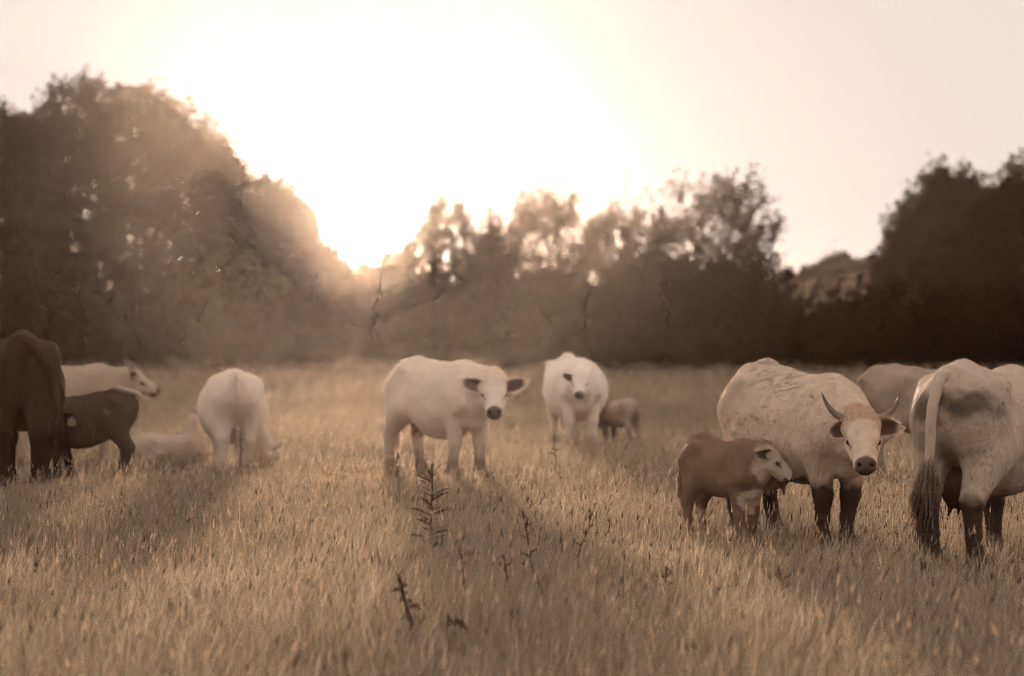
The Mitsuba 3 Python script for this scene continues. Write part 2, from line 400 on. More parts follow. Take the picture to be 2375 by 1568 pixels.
# ---------------------------------------------------------------- cattle: one smooth field per animal, turned into one skin
class Field:
    def __init__(self, lo, hi, step):
        self.lo, self.step = np.array(lo, float), step
        n = np.ceil((np.array(hi) - self.lo) / step).astype(int) + 1
        self.ax = [self.lo[i] + step * np.arange(n[i]) for i in range(3)]
        self.d = np.full(n, 0.6, np.float32)

    def part(self, lo, hi):
        i0 = [max(0, int(np.floor((lo[k] - self.lo[k]) / self.step))) for k in range(3)]
        i1 = [min(self.d.shape[k], int(np.ceil((hi[k] - self.lo[k]) / self.step)) + 1) for k in range(3)]
        sl = tuple(slice(a, b) for a, b in zip(i0, i1))
        return sl, [self.ax[k][sl[k]].reshape([-1 if j == k else 1 for j in range(3)]) for k in range(3)]

    def put(self, f, lo, hi, k, cut=False):
        m = k + 0.05
        sl, (x, y, z) = self.part(np.array(lo) - m, np.array(hi) + m)
        if min(self.d[sl].shape) == 0:
            return
        a, b = self.d[sl], f(x, y, z)
        if cut:
            h = np.clip(0.5 - 0.5 * (b + a) / k, 0, 1)
            self.d[sl] = a * (1 - h) - b * h + k * h * (1 - h)
        else:
            h = np.clip(0.5 + 0.5 * (b - a) / k, 0, 1)
            self.d[sl] = b * (1 - h) + a * h - k * h * (1 - h)

    def cone(self, a, b, ra, rb, k=0.06, squash=None):
        """A rounded bar from a to b; squash flattens it across y."""
        a, b = np.array(a, float), np.array(b, float)
        ab, r = b - a, max(ra, rb)
        L = ab @ ab + 1e-9
        s = squash or 1.0

        def f(x, y, z):
            t = np.clip(((x - a[0]) * ab[0] + (y - a[1]) * ab[1] + (z - a[2]) * ab[2]) / L, 0, 1)
            q = np.sqrt((x - a[0] - t * ab[0]) ** 2 + ((y - a[1] - t * ab[1]) / s) ** 2 + (z - a[2] - t * ab[2]) ** 2)
            return (q - (ra + (rb - ra) * t)) * min(s, 1)
        self.put(f, np.minimum(a, b) - r * max(1, s), np.maximum(a, b) + r * max(1, s), k)

    def chain(self, pts, rad, k=0.06):
        for i in range(len(pts) - 1):
            self.cone(pts[i], pts[i + 1], rad[i], rad[i + 1], k)

    def egg(self, c, r, k=0.06, R=None, cut=False):
        c, r = np.array(c, float), np.array(r, float)
        R = np.eye(3) if R is None else R

        def f(x, y, z):
            p = [(x - c[0]) * R[0, i] + (y - c[1]) * R[1, i] + (z - c[2]) * R[2, i] for i in range(3)]
            k0 = np.sqrt(sum((p[i] / r[i]) ** 2 for i in range(3)))
            k1 = np.sqrt(sum((p[i] / r[i] ** 2) ** 2 for i in range(3))) + 1e-9
            return k0 * (k0 - 1) / k1
        self.put(f, c - r.max(), c + r.max(), k, cut)

    def loft(self, st, k=0.06):
        """st: rows of x, centre height, half width, half height, roof (how much the upper part narrows)."""
        st = np.array(st, float)

        def f(x, y, z):
            from scipy.interpolate import PchipInterpolator
            g = PchipInterpolator(st[:, 0], st[:, 1:], axis=0)(np.clip(x.ravel(), st[0, 0], st[-1, 0]))
            zc, w, h, roof = [g[:, i].reshape(x.shape) for i in range(4)]
            out = np.maximum(np.maximum(st[0, 0] - x, x - st[-1, 0]), 0)
            v = (z - zc) / h
            we = w * (1 - roof * np.clip(v, 0, 1.2) ** 2 * 0.6 - 0.10 * np.clip(-v, 0, 1.2) ** 2)
            q = (np.abs(y / we) ** 2.3 + np.abs(v) ** 2.3) ** (1 / 2.3)
            return (q - 1) * np.minimum(w, h) * 0.85 + out
        self.put(f, [st[0, 0], -st[:, 2].max(), (st[:, 1] - st[:, 3]).min()], [st[-1, 0], st[:, 2].max(), (st[:, 1] + st[:, 3]).max()], k)

    def skin(self):
        d = self.d
        s = d < 0
        n = np.array(d.shape)
        c = n - 1
        tot, acc = np.zeros(c, np.int16), np.zeros((*c, 3), np.float32)
        for ax in range(3):
            a = np.take(d, range(0, n[ax] - 1), ax)
            b = np.take(d, range(1, n[ax]), ax)
            x = (a < 0) != (b < 0)
            t = np.where(x, a / np.where(x, a - b, 1), 0)
            o = [i for i in range(3) if i != ax]
            for e in np.ndindex(2, 2):
                sl = [slice(None)] * 3
                for j, q in zip(o, e):
                    sl[j] = slice(q, q + c[j])
                sl = tuple(sl)
                m = x[sl]
                tot += m
                acc[..., ax] += t[sl] * m
                for j, q in zip(o, e):
                    acc[..., j] += q * m
        on = tot > 0
        ids = np.full(c, -1)
        ids[on] = np.arange(on.sum())
        cell = np.argwhere(on)
        v = self.lo + self.step * (cell + acc[on] / tot[on][:, None])
        faces = []
        for ax in range(3):
            o = [(ax + 1) % 3, (ax + 2) % 3]
            a = np.take(s, range(0, n[ax] - 1), ax)
            b = np.take(s, range(1, n[ax]), ax)
            w = np.argwhere(a != b)
            ok = (w[:, o[0]] > 0) & (w[:, o[1]] > 0) & (w[:, o[0]] < c[o[0]]) & (w[:, o[1]] < c[o[1]])
            w = w[ok]
            q = []
            for e in ((-1, -1), (0, -1), (0, 0), (-1, 0)):
                p = w.copy()
                p[:, o[0]] += e[0]
                p[:, o[1]] += e[1]
                q.append(ids[p[:, 0], p[:, 1], p[:, 2]])
            q = np.stack(q, 1)
            inside = s[w[:, 0], w[:, 1], w[:, 2]]
            q[~inside] = q[~inside][:, ::-1]
            faces.append(q)
        q = np.vstack(faces)
        m = trimesh.Trimesh(v, np.vstack([q[:, [0, 1, 2]], q[:, [0, 2, 3]]]), process=False)
        trimesh.smoothing.filter_taubin(m, lamb=0.5, nu=0.52, iterations=4)
        return m


def rot(yaw, pitch, roll=0.0):
    """Columns: along the nose, to the animal's left, out of the forehead."""
    cy, sy, cp, sp, cr, sr = math.cos(yaw), math.sin(yaw), math.cos(pitch), math.sin(pitch), math.cos(roll), math.sin(roll)
    u = np.array([cp * cy, cp * sy, -sp])
    v = np.array([-sy, cy, 0.0])
    w = np.cross(u, v)
    return np.stack([u, v * cr + w * sr, w * cr - v * sr], 1)


COW = dict(step=0.014, wide=1.0, belly=0.0, rump=0.0, leg=1.0, limb=1.0, neck=1.0, head=1.0, muscle=1.0, long=1.0, front=1.0, thigh=1.0, withers=0.0, snout=1.0, dark=False, ribs=1.0, hook=1.0, lying=False, dome=0.0)


class Animal:
    """A cow or calf in its own frame (nose to +x, left side +y, hooves on z = 0), then set on the ground at (x, y), facing the angle a."""

    def __init__(self, name, x, y, a, s, poll, hyaw, hpitch, hroll=0.0, feet=(), coat=None, seed=1, z0=0.0, **kw):
        P = self.P = {**COW, **kw}
        self.key, self.s, self.rng = new_key(name), s, np.random.default_rng(seed)
        labels[self.key] = {}
        self.M = np.eye(4)
        a = math.radians(a)
        self.M[:3, :3] = s * np.array([[math.cos(a), -math.sin(a), 0], [math.sin(a), math.cos(a), 0], [0, 0, 1]])
        self.M[:3, 3] = [x, y, z0]
        hy = math.radians(hyaw) - a                     # hyaw: where the nose points in the world
        self.R, self.H = rot(hy, math.radians(hpitch), math.radians(hroll)), (np.linalg.inv(self.M) @ [*poll, 1])[:3]
        self.hs = P['head']
        self.coat = coat
        self.feet = dict(zip(('fl', 'fr', 'hl', 'hr'), list(feet) + [(0, 0)] * 4))
        self.body()

    def hp(self, u, v, w):
        return self.H + self.R @ (np.array([u * (self.P['snout'] if u > 0 else 1), v, w]) * self.hs)

    def body(self):
        P, hs = self.P, self.hs
        W, B, m, lb = P['wide'], P['belly'], P['muscle'], P['limb']
        up = P['leg'] - 1                               # longer legs lift the trunk
        dz = 0.62 * up - (0.60 if P['lying'] else 0)
        wd = P['withers']
        down = lambda x: wd * float(smooth01(-.1, .5, x))
        nose, poll = self.hp(0.56, 0, -0.07), self.hp(-0.05, 0, 0)
        lo = np.minimum.reduce([[-1.0, -0.62, -0.03], nose - 0.22, poll - 0.2])
        hi = np.maximum.reduce([[0.95, 0.62, 1.56 + dz], nose + 0.22, poll + 0.2])
        lo[2] = max(lo[2], -0.03)
        F = Field(lo, hi, P['step'] / self.s)
        r = P['rump']
        st = [(-0.86, 1.13, .07, .12, .2), (-0.80, 1.12, .18 * m, .22, .2), (-0.68, 1.10, .25 * m, .295, .25), (-0.50, 1.065 + r * .3, .265 * W, .355 + r * .4, .42),
              (-0.28, 1.00, .325 * W, .385 + B * .4, .5), (-0.05, .955 - B * .35, .365 * W, .40 + B, .45), (0.18, .95 - B * .4, .375 * W, .405 + B, .42),
              (0.36, .985 - B * .2, .33 * W, .40 + B * .5, .5), (0.52, 1.0, .27, .375, .5), (0.66, .985, .215, .30, .4), (0.78, .95, .12, .18, .3)]
        lg, fr = P['long'], P['front']
        F.loft([(x * lg, z + dz - down(x) * .6, w * (1 + (fr - 1) * smooth01(0, .4, x)), h - down(x) * .4, q) for x, z, w, h, q in st])
        z = lambda p: np.array(p, float) * [lg, fr if p[0] > .3 else 1, 1] + [0, 0, dz - down(p[0]) * float(smooth01(.7, 1.2, p[2]))]
        # spine, hook and pin bones, tail head
        F.chain([z(p) for p in ((.46, 0, 1.335), (.2, 0, 1.29), (-.2, 0, 1.325), (-.46, 0, 1.385 + r), (-.70, 0, 1.35 + r * .6), (-.85, 0, 1.27))], [.06, .045, .045, .05, .045, .035], .10)
        for s in (-1, 1):
            F.egg(z((-.44, s * .235 * W * (.75 + .25 * P['hook']), 1.29 + r * .7 - .06 * (1 - P['hook']))), (.085, .065, .06), .08)
            F.egg(z((-.80, s * .115, 1.19)), (.06, .05, .06), .07)
        self.hoofs, self.joints = [], {}
        for leg, s in (('hl', 1), ('hr', -1)):
            fx, fy = self.feet[leg]
            o = lambda q: np.array([fx * q, fy * q, 0])
            hip, stif, pin = z((-.5, s * .15, 1.16)), z((-.40, s * .205 * W, .86)) + o(.15), z((-.71, s * .135, 1.06))
            gas = z((-.60, s * .175, .80)) + o(.25)
            th = P['thigh']
            hock = np.array([-.74 * lg, s * .17, .53 * P['leg']]) + o(.5)
            can = np.array([-.72 * lg, s * .17, .30 * P['leg']]) + o(.75)
            fet, toe = np.array([-.69 * lg, s * .17, .135]) + o(.97), np.array([-.62 * lg, s * .17, .06]) + o(1)
            if P['lying']:
                stif, gas = np.array([-.30, s * .30, .34]), np.array([-.55, s * .27, .26])
                hock, can, fet, toe = (np.array(q) * [1, s, 1] for q in ((-.66, .33, .12), (-.50, .38, .09), (-.36, .40, .08), (-.27, .41, .07)))
            F.cone(hip, stif, .185 * m, .125 * m, .10)
            F.cone(pin, gas, .145 * m, .105 * m * th, .09)
            F.cone(stif, hock, .13 * m * th, .062 * lb, .08)
            F.cone(gas, hock + [0, 0, .02], .105 * m * th, .06 * lb, .06)
            F.chain([hock, can, fet, toe], [.066 * lb, .047 * lb, .052 * lb, .056 * lb], .03)
            F.cone(hock + [-.035, 0, .035], hock + [0, 0, -.03], .034 * lb, .04 * lb, .03)
            self.hoofs.append((toe, 1))
            self.joints[leg] = (hock, fet)
        for leg, s in (('fl', 1), ('fr', -1)):
            fx, fy = self.feet[leg]
            o = lambda q: np.array([fx * q, fy * q, 0])
            top, pt, elb = z((.43, s * .13, 1.20)), z((.63, s * .175, .92)), z((.40, s * .205, .82))
            knee = np.array([.50 * lg, s * .165 * fr, .45 * P['leg']]) + o(.5)
            can = np.array([.485 * lg, s * .16 * fr, .28 * P['leg']]) + o(.75)
            fet, toe = np.array([.48 * lg, s * .16 * fr, .13]) + o(.97), np.array([.54 * lg, s * .16 * fr, .055]) + o(1)
            if P['lying']:
                elb = np.array([.40, s * .2, .28])
                knee, can, fet, toe = (np.array(q) * [1, s, 1] for q in ((.72, .19, .12), (.62, .24, .08), (.5, .26, .07), (.42, .26, .06)))
            F.cone(top, z((.50, s * .19, .98)), .13, .145, .10)
            F.cone(top, pt, .12, .125, .10)
            F.cone(pt, elb, .12, .12, .08)
            F.cone(elb + [.07, 0, .02], knee, .118, .066 * lb, .06)
            F.chain([knee, can, fet, toe], [.068 * lb, .047 * lb, .052 * lb, .058 * lb], .03)
            self.hoofs.append((toe, 1))
            self.joints[leg] = (knee, fet)
        F.egg(z((.66, 0, .76)), (.14, .115, .17), .10)                      # brisket
        for s in (-1, 1):
            F.egg(z((-.36, s * .395 * W, 1.17)), (.10, .06, .08), .10, cut=True)
            F.egg(z((.30, s * .43 * W, 1.02)), (.045, .07, .22), .09, cut=True)
            F.egg(z((-.20, s * .46 * W, .74)), (.10, .08, .16), .09, cut=True)
        # neck: crest, middle and throat lines, each a bent chain towards the head
        N = P['neck']
        lift = .35 * np.linalg.norm(self.H - z((.5, 0, 1.2)))
        for a0, b0, ra, rb, k in ((z((.40, 0, 1.26)), (.0, 0, -.085), .115 * N, .085 * hs, .08), (z((.46, 0, 1.06)), (.10, 0, -.13), .215 * N, .105 * hs, .09),
                                  (z((.62, 0, .88)), (.17, 0, -.19), .145 * N, .07 * hs, .08)):
            b1 = self.hp(*b0)
            mid = (np.array(a0) + b1) / 2 + np.array([lift * .18, 0, 0])
            pts = bez([a0, mid, b1], 6)
            F.chain(pts, np.linspace(ra, rb, 6), k)
        dew = bez([z((.66, 0, .72)), z((.74, 0, .86)) * .6 + self.hp(.15, 0, -.22) * .4, self.hp(.16, 0, -.22)], 6)
        F.chain(dew, [.055, .05, .045, .04, .04, .04], .06)
        # head
        h, R = self.hp, self.R
        c = lambda a, b, ra, rb, k=.035: F.cone(h(*a), h(*b), ra * hs, rb * hs, k * hs)
        e = lambda q, rr, k=.03, cut=False: F.egg(h(*q), np.array(rr) * hs, k * hs, R, cut)
        e((.085, 0, -.095), (.135, .128, .10), .05)
        e((-.005, 0, -.055), (.055, .075, .055), .05)                       # poll
        if P['dome']:
            e((-.045, 0, -.06), (.07 + P['dome'] * .4, .055, .06), .06)
        for s in (-1, 1):
            e((.055, s * .075, -.05), (.06, .05, .045), .05)
            e((.205, s * .088, -.058), (.065, .036, .042), .03)              # brow
            c((.17, s * .058, -.165), (.36, s * .040, -.12), .078, .058)      # cheek
            e((.475, s * .046, -.078), (.055, .043, .052), .03)                 # muzzle corners
        c((.12, 0, -.09), (.42, 0, -.070), .100, .076)
        c((.16, 0, -.17), (.44, 0, -.122), .080, .056)
        e((.47, 0, -.065), (.06, .07, .055), .03)
        e((.455, 0, -.140), (.052, .054, .040), .025)
        e((.475, 0, -.095), (.050, .062, .060), .03)
        e((.115, 0, -.035), (.085, .085, .045), .04)                        # forehead                        # chin
        for s in (-1, 1):
            e((.230, s * .132, -.078), (.034, .016, .022), .015, True)         # eye sockets
            e((.522, s * .048, -.048), (.022, .019, .021), .020, True)       # nostrils
        e((.545, 0, -.120), (.030, .075, .010), .012, True)                 # mouth
        self.skin_mesh = F.skin()
        v0, n0 = np.array(self.skin_mesh.vertices), np.array(self.skin_mesh.vertex_normals)
        trunk = smooth01(-.3, -.15, v0[:, 0]) * smooth01(.36, .25, v0[:, 0]) * smooth01(1.26, 1.1, v0[:, 2]) * smooth01(.6, .75, v0[:, 2])
        bump = .0035 * P['ribs'] * trunk * np.sin(v0[:, 0] * 2 * np.pi / .095 + v0[:, 2] * 2.5) + .010 * (meshkit.fbm(v0 * [9, 9, 5], 2, 3) - .5) * smooth01(.3, .0, self.hc(v0)[:, 0])
        fold = smooth01(.45, .6, v0[:, 0]) * smooth01(.5, .7, v0[:, 2]) * (self.hc(v0)[:, 0] < 0)
        bump += .006 * fold * (np.abs(meshkit.fbm(v0 * [14, 6, 5], 2, 8) - .5) * 4 - .5)
        self.skin_mesh.vertices = v0 + n0 * bump[:, None]
        V = self.skin_mesh.vertices
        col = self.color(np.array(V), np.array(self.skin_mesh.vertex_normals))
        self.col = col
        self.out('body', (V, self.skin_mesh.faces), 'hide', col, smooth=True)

    def hc(self, p):
        """Points in the head's own frame."""
        q = ((p - self.H) @ self.R) / self.hs
        q[:, 0] = np.where(q[:, 0] > 0, q[:, 0] / self.P['snout'], q[:, 0])
        return q

    def color(self, p, n):
        q = self.hc(p)
        c = self.coat(self, p, n, q)
        head = (q[:, 0] > -.1) & (q[:, 0] < .62) & (np.abs(q[:, 1]) < .2) & (q[:, 2] > -.3) & (q[:, 2] < .12)
        dark = np.array(self.P.get('skin', (.085, .05, .036)))
        pad = head * smooth01(.462, .485, q[:, 0] - .15 * np.abs(q[:, 1]) - .25 * np.clip(-.075 - q[:, 2], 0, 1) + .3 * np.clip(q[:, 2] + .05, 0, 1)) * .88
        pad *= smooth01(.085, .07, np.abs(q[:, 1]))
        mouth = head * smooth01(.42, .46, q[:, 0]) * smooth01(.020, .006, np.abs(q[:, 2] + .118))
        lip = head * smooth01(.43, .47, q[:, 0]) * smooth01(-.118, -.13, q[:, 2]) * .8
        pad = np.maximum.reduce([pad, mouth, lip])
        for s in (-1, 1):
            hole = np.sqrt(((q[:, 0] - .515) / 1.5) ** 2 + ((q[:, 1] - s * .048) / .9) ** 2 + ((q[:, 2] + .046) / 1.1) ** 2)
            pad = np.maximum(pad, head * 1.35 * smooth01(.026, .012, hole))
        for s in (-1, 1):
            eye = np.sqrt(((q[:, 0] - .235) / 1.3) ** 2 + ((q[:, 1] - s * .118) / 1.0) ** 2 + ((q[:, 2] + .078) / .9) ** 2)
            pad = np.maximum(pad, .9 * head * (1 - smooth01(.018, .031, eye)))
            tear = np.sqrt((q[:, 1] - s * .098) ** 2 + (q[:, 2] + .078) ** 2) + 4 * np.clip(np.abs(q[:, 0] - .275) - .035, 0, 1)
            pad = np.maximum(pad, .5 * head * (1 - smooth01(.010, .026, tear)))
        return np.clip(c * (1 - pad[:, None]) + dark * pad[:, None], .012, 1)

    def out(self, name, mesh, bsdf, color=None, smooth=True, parent=None):
        v, f = mesh
        v = np.asarray(v) @ self.M[:3, :3].T + self.M[:3, 3]
        if self.P['dark'] and bsdf in ('hide', 'hair'):
            bsdf = 'dark_' + bsdf
        return put(name, (v, np.asarray(f)), bsdf, parent or self.key, smooth, color)

    def at(self, p):
        p, q = np.atleast_2d(p), np.array(self.skin_mesh.vertices)
        from scipy.spatial import cKDTree
        return self.col[cKDTree(q).query(p)[1]]

    def fur(self, n, length=.022, width=.0028):
        """Short hair all over the skin, swept back and down."""
        rng, m = self.rng, self.skin_mesh
        fi = rng.choice(len(m.faces), n, p=m.area_faces / m.area_faces.sum())
        b = rng.dirichlet((1, 1, 1), n)
        tri = np.array(m.faces)[fi]
        p = (np.array(m.vertices)[tri] * b[..., None]).sum(1)
        c = (self.col[tri] * b[..., None]).sum(1)
        nn = np.array(m.face_normals)[fi]
        q = self.hc(p)
        face = (q[:, 0] > .06) & (q[:, 0] < .62) & (np.abs(q[:, 1]) < .2) & (q[:, 2] > -.32)
        flow = np.where(face[:, None], -self.R[:, 0], np.array([-.8, 0, -.75])) + rng.normal(0, .28, (n, 3))
        flow -= nn * (flow * nn).sum(1)[:, None]
        flow /= np.linalg.norm(flow, axis=1, keepdims=True) + 1e-9
        d = flow + nn * rng.uniform(.15, .6, n)[:, None]
        d /= np.linalg.norm(d, axis=1, keepdims=True)
        keep = ~((q[:, 0] > .36) & (q[:, 0] < .62) & (np.abs(q[:, 1]) < .13) & (q[:, 2] > -.3))
        side = np.cross(d, nn + rng.normal(0, .5, (n, 3)))
        side /= np.linalg.norm(side, axis=1, keepdims=True) + 1e-9
        L = length * rng.uniform(.5, 1.3, n)[:, None] / self.s * np.where(face, .45, 1.0)[:, None]
        v = np.stack([p - side * width / 2 / self.s - nn * .002, p + side * width / 2 / self.s - nn * .002, p + d * L], 1)[keep]
        c = np.repeat(c[keep] * rng.uniform(1.0, 1.3, (keep.sum(), 1)), 3, 0)
        k = self.out('coat_hair', (v.reshape(-1, 3), np.arange(3 * len(v)).reshape(-1, 3)), 'hair', np.clip(c, 0, 1), smooth=False)
        tag(k, kind='stuff')

    def ear(self, s, out, face, length=.19, width=.115, inner=(.12, .075, .055), outer=None, base=(.075, .115, -.085), droop=0.0):
        """A cupped leaf. out: its axis, face: where its hollow looks, both in the head's frame."""
        b = np.array([base[0], s * base[1], base[2]])
        A = np.array(out, float) / np.linalg.norm(out)
        Fc = np.array(face, float)
        Fc -= A * (Fc @ A)
        Fc /= np.linalg.norm(Fc)
        S = np.cross(A, Fc)
        ns, nt = 15, 11
        vs, cs = [], []
        outer = self.at(self.hp(*(b * .9)))[0] if outer is None else np.array(outer)
        for layer in (0, 1):
            for i in range(ns):
                t = i / (ns - 1)
                w = width * .5 * (max(0.0, math.sin(math.pi * (0.10 + .90 * t) ** 0.85)) ** .62 * (1 - .1 * t) + .02 * (t < .99))
                for j in range(nt):
                    q = -1 + 2 * j / (nt - 1)
                    depth = (.9 - .55 * t) * w * (q * q - .9) - .006 * layer * (1 - abs(q) ** 3) - .02 * droop * t * t
                    p = b + A * length * (t - .06) + S * (w * q) + Fc * (depth + .02 * math.sin(math.pi * t)) + np.array([0, 0, -.06 * droop * t * t])
                    vs.append(self.hp(*p))
                    rim = smooth01(.72, .98, max(abs(q), (t - .1) / .9))
                    ic = np.array(inner) * (1 - rim) + np.array(outer) * rim
                    cs.append(ic if layer == 0 else outer)
        idx = lambda L, i, j: L * ns * nt + i * nt + j
        f = []
        for i in range(ns - 1):
            for j in range(nt - 1):
                f.append([idx(0, i, j), idx(0, i, j + 1), idx(0, i + 1, j + 1), idx(0, i + 1, j)])
                f.append([idx(1, i, j), idx(1, i + 1, j), idx(1, i + 1, j + 1), idx(1, i, j + 1)])
        for i in range(ns - 1):
            f.append([idx(0, i, 0), idx(0, i + 1, 0), idx(1, i + 1, 0), idx(1, i, 0)])
            f.append([idx(0, i, nt - 1), idx(1, i, nt - 1), idx(1, i + 1, nt - 1), idx(0, i + 1, nt - 1)])
        for j in range(nt - 1):
            f.append([idx(0, ns - 1, j), idx(0, ns - 1, j + 1), idx(1, ns - 1, j + 1), idx(1, ns - 1, j)])
        f = np.array(f)
        f = np.vstack([f[:, [0, 1, 2]], f[:, [0, 2, 3]]])
        key = self.out('ear', (np.array(vs), f), 'hide', np.clip(np.array(cs), 0, 1))
        # the fringe of hair round the ear's edge
        rng, tri, tc = self.rng, [], []
        vs = np.array(vs)
        edge = [idx(0, i, j) for i in range(2, ns) for j in (0, nt - 1)] + [idx(0, ns - 1, j) for j in range(nt)]
        axis = self.R @ A
        mid = vs[idx(0, ns // 2, nt // 2)]
        for q in range(420):
            p = vs[edge[rng.integers(len(edge))]] + rng.normal(0, .006, 3)
            d = (p - mid) / (np.linalg.norm(p - mid) + 1e-9) * .7 + axis * .5 + rng.normal(0, .4, 3)
            d /= np.linalg.norm(d)
            sd = np.cross(d, rng.normal(0, 1, 3))
            sd *= .0016 / np.linalg.norm(sd)
            tri += [p - sd, p + sd, p + d * rng.uniform(.012, .03) * self.hs]
        k = self.out('fringe', (np.array(tri), np.arange(len(tri)).reshape(-1, 3)), 'hair', np.tile(np.clip(outer * 1.05, 0, 1), (len(tri), 1)), smooth=False, parent=key)
        tag(k, kind='stuff')
        return key

    def tuft(self, n=900, length=.055, reach=.07):
        """Longer curly hair on the poll, falling over the forehead."""
        rng, tri = self.rng, []
        V, Nn = np.array(self.skin_mesh.vertices), np.array(self.skin_mesh.vertex_normals)
        q = self.hc(V)
        pick = np.flatnonzero((q[:, 0] < reach) & (q[:, 0] > -.13) & (q[:, 2] > -.11) & (np.abs(q[:, 1]) < .13))
        for i in rng.choice(pick, n):
            p, nn = V[i] - Nn[i] * .002, Nn[i]
            d = self.R @ (np.array([.9, 1.5 * q[i, 1] + rng.normal(0, .35), .15]) + rng.normal(0, .2, 3))
            d -= nn * (d @ nn) * .9
            d *= length * self.hs * rng.uniform(.5, 1.1) / np.linalg.norm(d)
            m = p + d * .5 + nn * .012 * self.hs
            e = p + d + nn * .003 + rng.normal(0, .004, 3)
            sd = np.cross(d, nn + rng.normal(0, .4, 3))
            sd *= .0019 / np.linalg.norm(sd)
            tri += [p - sd, p + sd, m + sd, p - sd, m + sd, m - sd, m - sd, m + sd, e]
        col = self.at(self.hp(.05, 0, 0))[0] * 1.25
        k = self.out('forelock', (np.array(tri), np.arange(len(tri)).reshape(-1, 3)), 'hair', np.repeat(np.clip(col * rng.uniform(.75, 1.25, (n, 1)), 0, 1), 9, 0), smooth=False)
        tag(k, kind='stuff')

    def eyes(self):
        for s in (-1, 1):
            m = trimesh.creation.icosphere(2, .024 * self.hs)
            self.out('eye', (m.vertices + self.hp(.232, s * .106, -.078), m.faces), 'eye')

    def horns(self, path, r=.034, tip=(.05, .03, .02), root=(.16, .10, .07)):
        for s in (-1, 1):
            pts = np.array([self.hp(q[0], s * q[1], q[2]) for q in bez(path, 16)])
            t = np.linspace(0, 1, 16)
            rad = r * self.hs * (1 - t) ** .75 * (1 - .25 * t) + .002
            v, f = tube(pts, rad, 10)
            c = np.vstack([np.repeat(np.outer(1 - t, root) + np.outer(t, tip), 10, 0), [root, tip]])
            self.out('horn', (v, f), 'horn', c)

    def tail(self, path, r0=.036, r1=.016, switch=.34, sw=.05, color=None, swcolor=None, n=260, brush=10, fade=False):
        path = [np.array(path[0]) + [.13, 0, -.035], *path]
        pts = bez(path, 26)
        t = np.linspace(0, 1, 26)
        rad = r0 * (1 - t) + r1 * t
        v, f = tube(pts, rad, 8)
        base = self.at(pts[3])[0] if color is None else np.array(color)
        c = np.tile(base, (len(v), 1))
        key = self.out('tail', (v, f), 'hide', c)
        if switch:
            rng = self.rng
            sc = base if swcolor is None else np.array(swcolor)
            tri, cs = [], []
            for _ in range(n * 3):
                i = rng.integers(26 - brush, 26)
                p = pts[i] + rng.normal(0, r1 * .6, 3)
                d0 = pts[25] - pts[21]
                d0 = d0 / np.linalg.norm(d0)
                end = p + d0 * switch * rng.uniform(.35, 1.0) * (1 + .2 * (25 - i) / 7) + rng.normal(0, sw * .5, 3)
                end[2] -= switch * .12
                mid = p * .45 + end * .55 + rng.normal(0, sw * .22, 3) + sw * .35 * np.sin(np.array([7, 5, 0]) * end[2] * 4)
                w = rng.uniform(.0015, .0032)
                sd = np.cross(end - p, rng.normal(0, 1, 3))
                sd *= w / np.linalg.norm(sd)
                tri += [p - sd, p + sd, mid + sd, p - sd, mid + sd, mid - sd, mid - sd, mid + sd, end]
                g, r0_, m_ = rng.uniform(.7, 1.25), base if fade else sc, (base * .4 + sc * .6) if fade else sc
                cs += [r0_ * g, r0_ * g, m_ * g, r0_ * g, m_ * g, m_ * g, m_ * g, m_ * g, sc * g]
            k = self.out('switch', (np.array(tri), np.arange(len(tri)).reshape(-1, 3)), 'hair', np.clip(np.array(cs), 0, 1), smooth=False, parent=key)
            tag(k, kind='stuff')
        return key

    def udder(self, c=(-.42, 0, .60), r=(.17, .14, .16), color=(.3, .19, .14)):
        F = Field(np.array(c) - .34, np.array(c) + .3, .018)
        for s in (-1, 1):
            F.egg(np.array(c) + [0, s * r[1] * .45, 0], (r[0], r[1] * .7, r[2]), .06)
            for q in (-.5, .5):
                a = np.array(c) + [q * r[0], s * r[1] * .5, -r[2] * .8]
                F.cone(a, a + [0, s * .01, -.075], .022, .014, .02)
        m = F.skin()
        self.out('udder', (m.vertices, m.faces), 'hide', np.tile(color, (len(m.vertices), 1)))

    def hooves(self):
        for toe, _ in self.hoofs:
            parts = []
            for s in (-1, 1):
                F = np.array([[x, y, z] for z, k in ((0, 1.12), (.075, .85)) for x, y in ((.075, 0), (.05, .026), (-.04, .03), (-.06, 0), (-.04, -.03), (.05, -.026))
                              for x, y in [(x * k - (.012 if z else 0), y * k)]])
                F[:, :2] += [toe[0], toe[1] + s * .032]
                parts.append(trimesh.convex.convex_hull(F))
            m = trimesh.util.concatenate(parts)
            self.out('hoof', (m.vertices, m.faces), 'horn', np.tile((.05, .032, .024), (len(m.vertices), 1)), smooth=False)


def blend(a, b, t):
    return a * (1 - t[:, None]) + np.asarray(b) * t[:, None]


